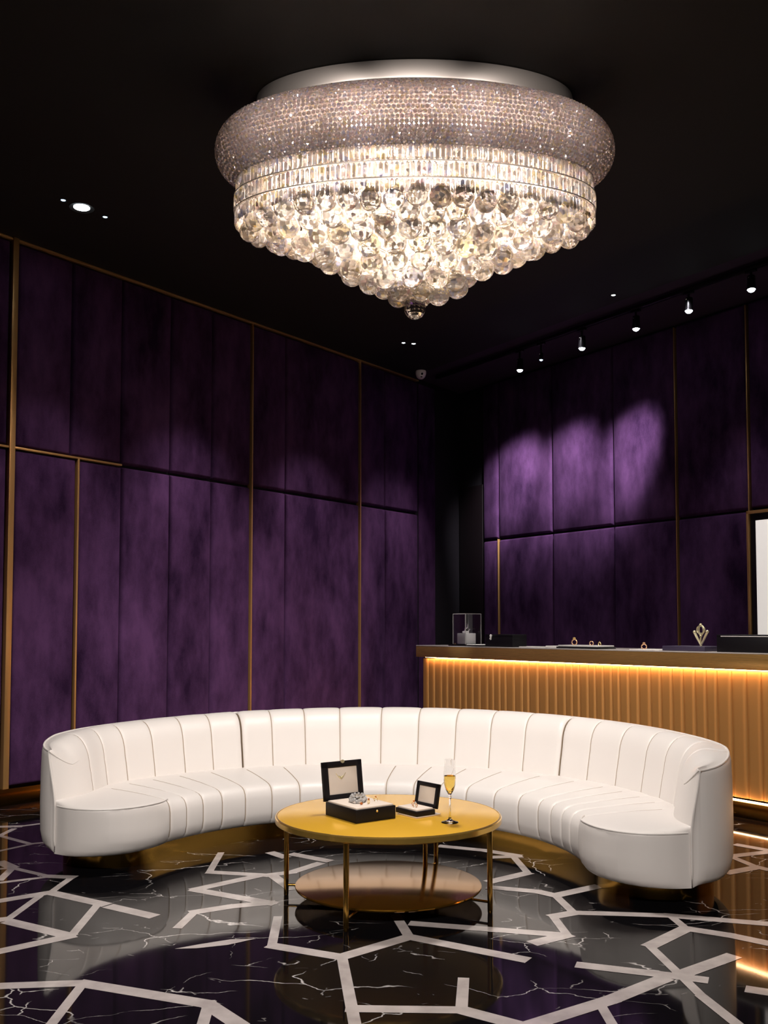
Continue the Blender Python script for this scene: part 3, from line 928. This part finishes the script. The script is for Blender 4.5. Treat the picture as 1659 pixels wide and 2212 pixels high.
for sx_ in (-1, 1):
    for sy_ in (-1, 1):
        m.box((sx_ * cwid / 2, sy_ * cwid / 2, chgt / 2), (.006, .006, chgt))
    m.box((sx_ * cwid / 2, 0, chgt), (.006, cwid, .006)); m.box((0, sx_ * cwid / 2, chgt), (cwid, .006, .006))
m.build('edges', M['acrylic_edge'], dc, smooth=False, weld=False)
m = MB(); m.box((.01, 0, .055), (.135, .135, .108), bevel=.004); m.build('block', M['white'], dc)
fg = thing('ring_sculpture', 'small silver jewellery piece standing on white block inside clear case', 'jewellery', CW(3.165, -.10, ZC + .0195 + .1095), CA)
m = MB(); m.box((.012, 0, .011), (.06, .045, .022), bevel=.006); m.build('foot', M['white'], fg)
m = MB()
m.tube([(.03, 0, .02), (.02, 0, .05), (-.01, 0, .06), (-.02, 0, .09), (.008, 0, .105), (.018, 0, .08)], [.009, .01, .011, .008, .006, .004], 8)
m.tube([(-.03, 0, .022), (-.045, 0, .035), (-.055, 0, .045)], .005, 8)
m.build('figure', M['chrome'], fg)
gb = MB(); gb.sphere((0, 0, .008), .011, 8, 6, (1.4, 1, .8)); on_counter(gb, 'gold_stud', M['gold_jewel'], 3.25, -.02, 'tiny gold stud at left end of the thin dark tray', 'jewellery', z=ZC + .0125)
# black box with clasp
bx = thing('closed_box', 'closed black box with silver clasp beside clear display case', 'box', CW(2.565, -.10), CA, 'black boxes on the counter')
m = MB(); m.box((0, 0, .048), (.40, .18, .096), bevel=.004); m.build('case', M['black_box'], bx)
m = MB(); m.box((0, 0, .1085), (.40, .18, .023), bevel=.004); m.build('lid', M['black_box'], bx)
m = MB(); m.tube([(.105, .092, .112), (.105, .100, .104), (.100, .102, .090), (.108, .102, .078), (.102, .097, .068)], [.013, .013, .009, .011, .007], 8); m.build('clasp', M['white'], bx)
m = MB(); m.box((0, 0, .0035), (.34, .20, .007), bevel=.002); on_counter(m, 'paper_sheet', M['white'], 2.13, -.13, 'flat white sheet beside the closed black box with clasp', 'paper')
m = MB(); m.box((0, 0, .010), (.12, .10, .020), bevel=.005); on_counter(m, 'cloth_roll', M['white'], 1.875, -.07, 'small white folded pad just left of the ring tray', 'pad')
# ring tray
rt = thing('ring_tray', 'black tray with white pad holding three gold rings', 'tray', CW(1.525, -.11), CA)
m = MB(); m.box((0, 0, .008), (.50, .22, .016), bevel=.003); m.build('tray_base', M['black'], rt)
m = MB(); m.box((0, 0, .0225), (.48, .20, .014), bevel=.005); m.build('pad', M['white'], rt)
for i, (dx, r_, lb) in enumerate(((.135, .024, 'large gold flower ring at left on the ring tray'), (-.07, .017, 'gold loop ring in middle of the ring tray'), (-.165, .012, 'small gold cross-shaped ring at right on the ring tray'))):
    o = ring_on('ring', lb, 'ring', CW(1.525 + dx, -.11, ZC + .030), CA + .3, r_, M['rose_jewel'] if i < 2 else M['gold_jewel'], M['gold_jewel'] if i != 1 else None, group='gold rings on the ring tray')
# single ring on a card
m = MB(); m.box((0, 0, .003), (.30, .16, .006), bevel=.001); on_counter(m, 'display_card', M['white'], .80, -.10, 'flat white card under the lone rose gold ring', 'card')
ring_on('ring', 'lone rose gold ring with stone on flat white card', 'ring', CW(.865, -.10, ZC + .0065), CA + .5, .020, M['rose_jewel'], M['rose_jewel'])
# gold sculpture on purple tray
m = MB(); m.box((0, 0, .019), (.40, .24, .038), bevel=.004); on_counter(m, 'display_plinth', M['purple_tray'], .405, -.13, 'low dark purple plinth under the gold openwork brooch', 'plinth')
br = thing('brooch', 'openwork pale gold heart-shaped brooch standing on the dark purple plinth', 'brooch', CW(.330, -.13, ZC + .0385), CA)
m = MB()
m.tube([(-.004, 0, 0), (.030, 0, .055), (.058, 0, .105)], [.007, .009, .010], 8); m.sphere((.058, 0, .108), .013, 10, 8)
m.build('left_arm', M['pale_gold'], br)
m = MB()
m.tube([(.004, 0, 0), (-.030, 0, .055), (-.060, 0, .108)], [.007, .009, .010], 8); m.sphere((-.060, 0, .111), .013, 10, 8)
m.build('right_arm', M['pale_gold'], br)
m = MB()
m.tube([(.034 * math.cos(a), 0, .125 + .030 * math.sin(a)) for a in [2 * PI * i / 24 for i in range(24)]], .007, 8, closed=True)
m.tube([(.020 * math.cos(a) - .005, .002, .122 + .040 * math.sin(a)) for a in [2 * PI * i / 20 for i in range(20)]], .005, 8, closed=True)
m.sphere((0, 0, .163), .012, 10, 8); m.sphere((0, 0, .078), .011, 10, 8)
m.tube([(.02, 0, .10), (0, 0, .08), (-.02, 0, .10)], .006, 8)
m.tube([(0, 0, .07), (.004, 0, .035), (0, 0, .005)], .006, 8)
m.build('scroll', M['pale_gold'], br)
# big black box at right
bx = thing('closed_box', 'long closed black box with pale lid edge at right end of counter', 'box', CW(-.21, -.15), CA, 'black boxes on the counter')
m = MB(); m.box((0, 0, .055), (.60, .30, .110), bevel=.004); m.build('case', M['black_box'], bx)
m = MB(); m.box((.06, .152, .116), (.40, .006, .006), bevel=.001); m.build('lid_edge', M['white'], bx)
m = MB(); m.box((0, 0, .119), (.60, .30, .018), bevel=.003); m.build('lid', M['black_box'], bx)

# lit panel at the right edge
lp = thing('lightbox', 'bright white lit panel in a gold and black frame on counter wall', 'lightbox', RW(.199 - .47, .055, 1.83), RA)
# local x along the wall (towards the corner), y out into the room
LWd, LH = .94, 1.26
m = MB()
for (cx, cz, sx, sz) in ((LWd / 2 - .012, 0, .024, LH), (-LWd / 2 + .012, 0, .024, LH), (0, LH / 2 - .014, LWd, .028), (0, -LH / 2 + .014, LWd, .028)):
    m.box((cx, .03, cz), (sx, .06, sz), bevel=.002)
m.build('frame', M['gold_trim'], lp)
m = MB(); m.box((0, .018, 0), (LWd - .05, .03, LH - .056)); m.build('mount', M['black'], lp)
m = MB(); m.box((0, .036, 0), (LWd - .17, .012, LH - .19), bevel=.003); m.build('panel', M['lightbox'], lp)

# ------------------------------------------------------------------ ceiling lights, track, camera
def downlight(loc, label, on=True, r=.055, group=None):
    t = thing('downlight', label, 'ceiling light', loc, 0, 'downlights in the black ceiling')
    m = MB(); m.lathe([(r * .78, 0), (r, -.002), (r * 1.18, -.006), (r * 1.22, -.002), (r * 1.22, .0)], (0, 0, -.0005), 32, closed=True); m.build('bezel', M['ceiling'] , t)
    m = MB(); m.lathe([(0, -.003), (r * .76, -.003), (r * .76, -.0005), (0, -.0005)], (0, 0, 0), 32)
    m.build('lens', M['lamp_face'] if on else M['lamp_dim'], t)
    return t
downlight((-2.215, 6.84, HC), 'brightly lit ceiling downlight above the left velvet wall', True, .075)
downlight((-2.31, 6.72, HC), 'nearly unlit ceiling downlight just left of the bright one', False, .022)
downlight((-2.09, 7.0, HC), 'nearly unlit ceiling downlight just right of the bright one', False, .022)
downlight((.21, 10.14, HC), 'tiny ceiling downlight near corner, left of a close pair', True, .022)
downlight((.32, 10.17, HC), 'tiny ceiling downlight near corner, right of a close pair', True, .024)
downlight((2.12, 8.67, HC), 'tiny ceiling downlight beside the black spotlight track', True, .022)

def TRW(s, z):
    q = RW(s, .85); return Vector((q.x, q.y, z))
m = MB(); q = TRW(.25, HC + .017 - .022); m.box(q, (7.4, .045, .036), rz=RA, bevel=.003)
tag(m.build('spotlight_track', M['black']), 'black spotlight track on ceiling above the counter', 'track')
LABS = ['far-left', 'second from far end', 'third from far end', 'middle', 'second from right', 'rightmost']
TXT = ['black track spotlight, farthest one towards the dark corner', 'small dim track spotlight, second from the dark corner', 'black track spotlight, third from the dark corner', 'black track spotlight, third from the right edge', 'black track spotlight, second from the right edge', 'black track spotlight, nearest the right edge']
SPOTS = [(2.469, 4.195, (3.60, 0, 3.05)), (2.139, 4.232, None), (1.552, 4.214, (2.76, 0, 3.05)), (.853, 4.232, (1.76, 0, 3.10)), (.246, 4.238, 'counter'), (-.392, 4.246, 'counter')]
def spot(name, loc, target, power, size, blend, col, radius=.03):
    l = bpy.data.lights.new(name, 'SPOT'); l.energy = power; l.spot_size = math.radians(size); l.spot_blend = blend; l.color = col; l.shadow_soft_size = radius
    o = bpy.data.objects.new(name, l); COL.objects.link(o); o.location = loc
    d = Vector(target) - Vector(loc); o.rotation_euler = d.to_track_quat('-Z', 'Y').to_euler()
    return o
for (s, z, aim), lb in zip(SPOTS, TXT):
    p = TRW(s, z)
    small = aim is None
    k = .6 if small else 1.0
    t = thing('track_spotlight', lb, 'spotlight', p, RA, 'spotlights on the ceiling track')
    ztop = HC - .022 - z
    if aim is None or aim == 'counter':
        tgt = CW(1.2 if s > 0 else -.1, -.1) if aim == 'counter' else CW(3.05, -.1)
    else:
        tgt = RW(aim[0], 0, aim[2])
    d = (tgt - p).normalized()
    d = (d * .10 + Vector((-.05, -.14, -1))).normalized()
    dl = Matrix.Rotation(-RA, 3, 'Z') @ d
    R = dl.to_track_quat('-Z', 'Y').to_matrix()
    m = MB(); m.lathe([(0, .125), (.030, .125), (.034, .120), (.036, .02), (.038, 0), (.034, -.002), (.031, .006), (0, .006)], n=28)
    for v in m.bm.verts: v.co = R @ (v.co * k)
    m.build('lamp_head', M['black'], t)
    m = MB(); m.lathe([(0, -.022), (.012, -.020), (.024, -.013), (.033, .002), (0, .006)], n=28)
    for v in m.bm.verts: v.co = R @ (v.co * k)
    m.build('lens', M['lamp_dim' if small else 'lamp_face'], t)
    m = MB(); m.cyl((0, 0, .118 * k), .010, max(.02, ztop - .118 * k), 12); m.box((0, 0, ztop - .012), (.10, .036, .024), bevel=.004); m.build('bracket', M['black'], t)
    m = MB(); m.sphere((.0, .034 * k, .10 * k), .006, 8, 6); m.build('screw', M['chrome'], t)
    if small:
        spot('track_beam', p + d * .03, CW(2.95, -.1), 120, 34, 1.0, (1, .96, .92), .03)
    else:
        if aim == 'counter':
            spot('track_beam', p + d * .03, tgt, 160, 60, .9, (1, .93, .86), .03)
        else:
            spot('track_beam', p + d * .03, tgt, 450, 38, 1.0, (.97, .93, 1.0), .08)
# security camera in the corner
sc_ = thing('security_camera', 'small white dome security camera on ceiling at the dark corner', 'camera', (.44, 11.25, HC - .005), 0)
m = MB(); m.lathe([(0, 0), (.060, 0), (.064, -.012), (.063, -.04), (.050, -.075), (.028, -.095), (0, -.10)], n=32); m.build('housing', M['cam_white'], sc_)
m = MB(); m.sphere((.012, -.058, -.048), .013, 12, 8, (1, .5, 1.2)); m.build('lens', M['lens_black'], sc_)
m = MB(); m.sphere((.006, -.045, -.082), .010, 10, 6, (1.4, .6, .7)); m.build('sensor', M['lens_black'], sc_)
# ------------------------------------------------------------------ chandelier (oval in plan)
KX, KY = 1.0, .44
CX, CY = .178, 5.42
ch = thing('chandelier', 'large oval crystal chandelier with beaded rim hanging above the sofa', 'chandelier', (CX, CY, 0))
m = MB(); m.lathe([(0, 4.44), (.905, 4.44), (.918, 4.436), (.920, 4.425), (.920, 4.345), (.914, 4.337), (.900, 4.335), (0, 4.335)], n=128, sx=KX, sy=KY)
m.build('ceiling_plate', M['nickel'], ch, auto=35)
m = MB(); m.lathe([(.845, 4.335), (.865, 4.335), (.900, 4.29), (.86, 4.235), (.84, 4.235)], n=128, sx=KX, sy=KY, closed=True)
m.build('collar', M['chrome'], ch, auto=35)
# beaded rim: rows of small cut beads over an oval roll
TR, TZ, Ta, Tb = .985, 4.118, .168, .180
m = MB()
prof = []
for i in range(30):
    a = 2 * PI * i / 30
    prof.append((TR + Ta * .93 * math.cos(a), TZ + Tb * .95 * math.sin(a)))
m.lathe(prof, n=160, sx=KX, sy=KY, closed=True)
m.build('rim_frame', M['bead'], ch)
def octa(bm, c, r, n_, t1, up, tw):
    a = Vector(t1) * math.cos(tw) + Vector(up) * math.sin(tw)
    b = -Vector(t1) * math.sin(tw) + Vector(up) * math.cos(tw)
    n_ = Vector(n_); c = Vector(c)
    base = [c + (a * math.cos(k * PI / 3) + b * math.sin(k * PI / 3)) * r for k in range(6)]
    topr = [c + n_ * r * .55 + (a * math.cos(k * PI / 3 + PI / 6) + b * math.sin(k * PI / 3 + PI / 6)) * r * .52 for k in range(6)]
    vb = [bm.verts.new(p) for p in base]; vt = [bm.verts.new(p) for p in topr]
    bm.faces.new(vt)
    for k in range(6):
        bm.faces.new((vb[k], vb[(k + 1) % 6], vt[k])); bm.faces.new((vt[k], vb[(k + 1) % 6], vt[(k + 1) % 6]))
m = MB()
rr = random.Random(5)
def oval_steps(rx, ry, step):
    """angles at equal arc length round an oval"""
    N = 720
    L = [0.0]
    for i in range(N):
        a0, a1 = 2 * PI * i / N, 2 * PI * (i + 1) / N
        L.append(L[-1] + math.hypot(rx * (math.cos(a1) - math.cos(a0)), ry * (math.sin(a1) - math.sin(a0))))
    n = max(3, int(round(L[-1] / step)))
    out = []; j = 0
    for k in range(n):
        t = L[-1] * k / n
        while L[j + 1] < t: j += 1
        out.append(2 * PI * (j + (t - L[j]) / (L[j + 1] - L[j])) / N)
    return out
rows = 30
for i in range(rows):
    ph = math.radians(-118) + math.radians(245) * i / (rows - 1)
    r = TR + Ta * math.cos(ph); z = TZ + Tb * math.sin(ph)
    for k, a in enumerate(oval_steps(r, r * KY, .0255)):
        a += (i % 2) * .011
        x, y = r * math.cos(a), r * KY * math.sin(a)
        nn = Vector((math.cos(a) * KY, math.sin(a), 0)).normalized()
        n3 = (nn * math.cos(ph) / Ta + Vector((0, 0, 1)) * math.sin(ph) / Tb).normalized()
        n3 = (n3 + Vector((rr.uniform(-.3, .3), rr.uniform(-.3, .3), rr.uniform(-.3, .3)))).normalized()
        t1 = Vector((-nn.y, nn.x, 0)); up = n3.cross(t1).normalized()
        t1 = up.cross(n3).normalized()
        octa(m.bm, (x, y, z), 0.0140, n3, t1, up, rr.uniform(0, 1))
o = m.build('bead_rim', M['bead'], ch, smooth=False, weld=False)
# prism bands: upright cut bars round the body
def prism_ring(rx, z0, z1, wd, name, step, jit=.0, mat='prism'):
    m = MB()
    for k, a in enumerate(oval_steps(rx, rx * KY, step)):
        x, y = rx * math.cos(a), rx * KY * math.sin(a)
        nn = Vector((math.cos(a) * KY, math.sin(a), 0)).normalized(); t1 = Vector((-nn.y, nn.x, 0))
        tw = rr.uniform(-.25, .25); nn2 = nn * math.cos(tw) + t1 * math.sin(tw); t1 = -nn * math.sin(tw) + t1 * math.cos(tw)
        h = z1 - z0; zz0 = z0 + rr.uniform(-jit, jit)
        zs = [(zz0, .25), (zz0 + h * .12, 1.0), (z1 - h * .12, 1.0), (z1, .25)]
        rings = []
        for z, s in zs:
            rings.append([m.bm.verts.new(Vector((x, y, z)) + t1 * wd * s * c_ + nn2 * wd * .8 * s * d_) for c_, d_ in ((1, 0), (.5, .8), (-.5, .8), (-1, 0), (-.5, -.8), (.5, -.8))])
        for A, B in zip(rings[:-1], rings[1:]):
            for q in range(6): m.bm.faces.new((A[q], A[(q + 1) % 6], B[(q + 1) % 6], B[q]))
        m.bm.faces.new(rings[0][::-1]); m.bm.faces.new(rings[-1])
    return m.build(name, M[mat], ch, smooth=False, weld=False)
prism_ring(1.000, 3.945, 4.060, .0115, 'prism_band', .034)
prism_ring(1.030, 3.850, 3.940, .0115, 'prism_band', .029)
prism_ring(1.042, 3.758, 3.846, .0115, 'prism_band', .029)
prism_ring(1.036, 3.676, 3.754, .0125, 'prism_band', .027)
prism_ring(.90, 3.80, 4.06, .013, 'prism_band', .050)
for rx, z in ((1.01, 4.062), (1.028, 3.942), (1.042, 3.848), (1.042, 3.756)):
    m = MB(); m.lathe([(rx - .006, z), (rx + .006, z), (rx + .006, z + .006), (rx - .006, z + .006)], n=128, sx=KX, sy=KY, closed=True)
    m.build('hoop', M['nickel'], ch)
m = MB()
for rx, z in ((.90, 3.80), (.75, 3.735), (.60, 3.665), (.45, 3.595), (.30, 3.52), (.16, 3.44)):
    m.lathe([(rx - .006, z + .09), (rx + .006, z + .09), (rx + .006, z + .098), (rx - .006, z + .098)], n=96, sx=KX, sy=KY, closed=True)
for k in range(8):
    a = 2 * PI * k / 8 + .2
    m.tube([(.9 * math.cos(a), .9 * KY * math.sin(a), 3.90), (.14 * math.cos(a), .14 * KY * math.sin(a), 3.52)], .006, 6)
    m.tube([(.9 * math.cos(a), .9 * KY * math.sin(a), 3.90), (.9 * math.cos(a), .9 * KY * math.sin(a), 4.34)], .006, 6)
m.build('inner_frame', M['nickel'], ch)
# lamps inside
for k, (rx, z) in enumerate([(.62, 4.0)] * 12 + [(.32, 3.86)] * 6 + [(.12, 3.66)] * 2):
    n_ = 12 if k < 12 else (6 if k < 18 else 2)
    a = 2 * PI * (k % n_) / n_ + .13
    m = MB(); m.sphere((rx * math.cos(a), rx * KY * math.sin(a), z), .022, 12, 8, (1, 1, 1.5)); m.build('bulb', M['bulb'], ch)
# cut crystal balls, row under row
def ball_mesh():
    m = MB(); m.sphere((0, 0, 0), .066, 12, 9)
    m.tube([(0, 0, .060), (0, 0, .085)], .004, 6)
    me = bpy.data.meshes.new('crystal_ball'); m.bm.to_mesh(me); m.bm.free(); me.materials.append(M['ball']); return me
bme = ball_mesh()
balls = []
ROWS = [(.955, 3.668, .062), (.805, 3.625, .068), (.660, 3.560, .068), (.522, 3.495, .068), (.392, 3.425, .068), (.263, 3.352, .068), (.137, 3.285, .066)]
for j, (rx, z, r) in enumerate(ROWS):
    A = oval_steps(rx, rx * KY, r * 2.02)
    for k, a in enumerate(A):
        a += (j % 2) * PI / len(A)
        balls.append((rx * math.cos(a), rx * KY * math.sin(a), z + rr.uniform(-.012, .012), r / .066))
# a few balls hung inside, seen through the gaps
for j, (rx, z, r) in enumerate([(.78, 3.72, .058), (.50, 3.64, .058)]):
    A = oval_steps(rx, rx * KY, r * 3.4)
    for a in A:
        balls.append((rx * math.cos(a), rx * KY * math.sin(a), z, r / .066))
front = sorted(range(len(balls)), key=lambda i: balls[i][1] + .55 * balls[i][2] if i < 400 else 9)
near = set(front[:99])
rest = MB(); first = True
for i, (x, y, z, k) in enumerate(balls):
    e = Euler((rr.uniform(-.15, .15), rr.uniform(-.15, .15), rr.uniform(0, 3)))
    if i in near:
        o = bpy.data.objects.new('crystal_ball', bme); COL.objects.link(o); o.parent = ch
        o.location = (x, y, z); o.rotation_euler = e; o.scale = (k, k, k)
    else:
        rest.sphere((x, y, z), .066 * k, 12, 9, rot=e.to_matrix())
o = rest.build('crystal_balls', M['ball'], ch, smooth=False, weld=False); o['kind'] = 'stuff'
m = MB(); m.sphere((0, 0, 3.205), .064, 14, 10, (1, 1, 1.05)); m.tube([(0, 0, 3.28), (0, 0, 3.36)], .006, 8); m.build('pendant_ball', M['finial'], ch, smooth=False)

# ------------------------------------------------------------------ lights
def point(name, loc, power, col, radius):
    l = bpy.data.lights.new(name, 'POINT'); l.energy = power; l.color = col; l.shadow_soft_size = radius
    o = bpy.data.objects.new(name, l); COL.objects.link(o); o.location = loc; return o
for k in range(6):
    a = 2 * PI * k / 6 + .3
    point('chandelier_lamp', (CX + .62 * math.cos(a), CY + .62 * KY * math.sin(a), 3.95), 35, (1, .88, .79), .05)
for (dx, dy, z, f) in ((-.55, 0, 3.76, .7), (.55, 0, 3.76, .7), (0, -.05, 3.76, .35), (-.25, .05, 3.64, .3), (.25, .05, 3.64, .3), (0, .05, 3.50, .14)):
    point('chandelier_lamp', (CX + dx, CY + dy, z), 35 * f * .3, (1, .92, .85), .05)
# added spot in open air below the chandelier, standing in for its downward light
spot('added_tip_spot', (CX, CY, 3.10), (CX, CY - .02, 0), 245, 158, .6, (1, .92, .86), .16)
# added unseen spots behind the camera to brighten the sofa fronts and table
for i, (x, y, tx, ty, pw, sz) in enumerate([(-1.8, -1.0, -1.0, 6.0, 830, 44), (1.4, -1.2, .9, 5.8, 830 * .35, 44), (0.0, -1.2, 0.0, 5.6, 830 * 1.1, 44)]):
    spot('front_fill_spot', (x, y, HC - .02), (tx, ty, .3), pw, sz, .7, (1, .92, .86), .06)
# added unseen spots that brighten the chandelier's plate and beads
for (x, tx, w) in ((-1.2, -.60, 1.0), (.2, 0, .9), (1.6, .60, 1.0)):
    spot('accent_fill_spot', (x, .8, 4.25), (CX + tx, CY - .3, 4.065), 500 * w, 13.2, .6, (1, .89, .86), .06)
# downlights along the left velvet wall
for (s, pw) in ((.3, .7), (1.75, 1.25), (3.4, 1.1), (4.9, .8)):
    q = LW(s, 1.5, HC - .02); tq = LW(s, .0, 1.0)
    spot('wall_downlight', q, tq, 215 * pw, 57, 1.0, (1, .90, .92), .06)
for s in (.2, 1.6, 3.0):  # added unseen spots, brighten the counter items from the room side
    spot('counter_fill_spot', CW(s, 1.6, HC - .02), CW(s, -.05, 1.15), 95, 36, .9, (1, .90, .80), .06)
spot('counter_fill_spot', CW(3.3, 2.3, HC - .02), CW(3.12, -.05, 1.32), 320, 8.5, .8, (1, .96, .92), .04)  # added narrow spot to whiten the display block
for (s, pw) in ((.2, 1.0), (1.6, 1.0), (2.9, .9)):  # added unseen fill for the dark lower panels behind the counter
    spot('aisle_fill_spot', RW(s, 1.0, HC - .02), RW(s, .0, .9), 58 * pw, 50, 1.0, (.95, .90, 1.0), .06)
w_ = bpy.data.worlds.new('world'); sc.world = w_; w_.use_nodes = True
w_.node_tree.nodes['Background'].inputs[0].default_value = (.004, .003, .004, 1)
w_.node_tree.nodes['Background'].inputs[1].default_value = 1.0

# ------------------------------------------------------------------ render look
sc.view_settings.view_transform = 'Standard'
sc.view_settings.look = 'None'
sc.view_settings.gamma = 1.0
sc.view_settings.exposure = 0.0
sc.view_settings.use_curve_mapping = False
cy = sc.cycles
cy.max_bounces = 9; cy.diffuse_bounces = 3; cy.glossy_bounces = 5; cy.transmission_bounces = 8; cy.transparent_max_bounces = 8
cy.caustics_reflective = False; cy.caustics_refractive = False
cy.sample_clamp_indirect = 10.0
cy.use_denoising = True
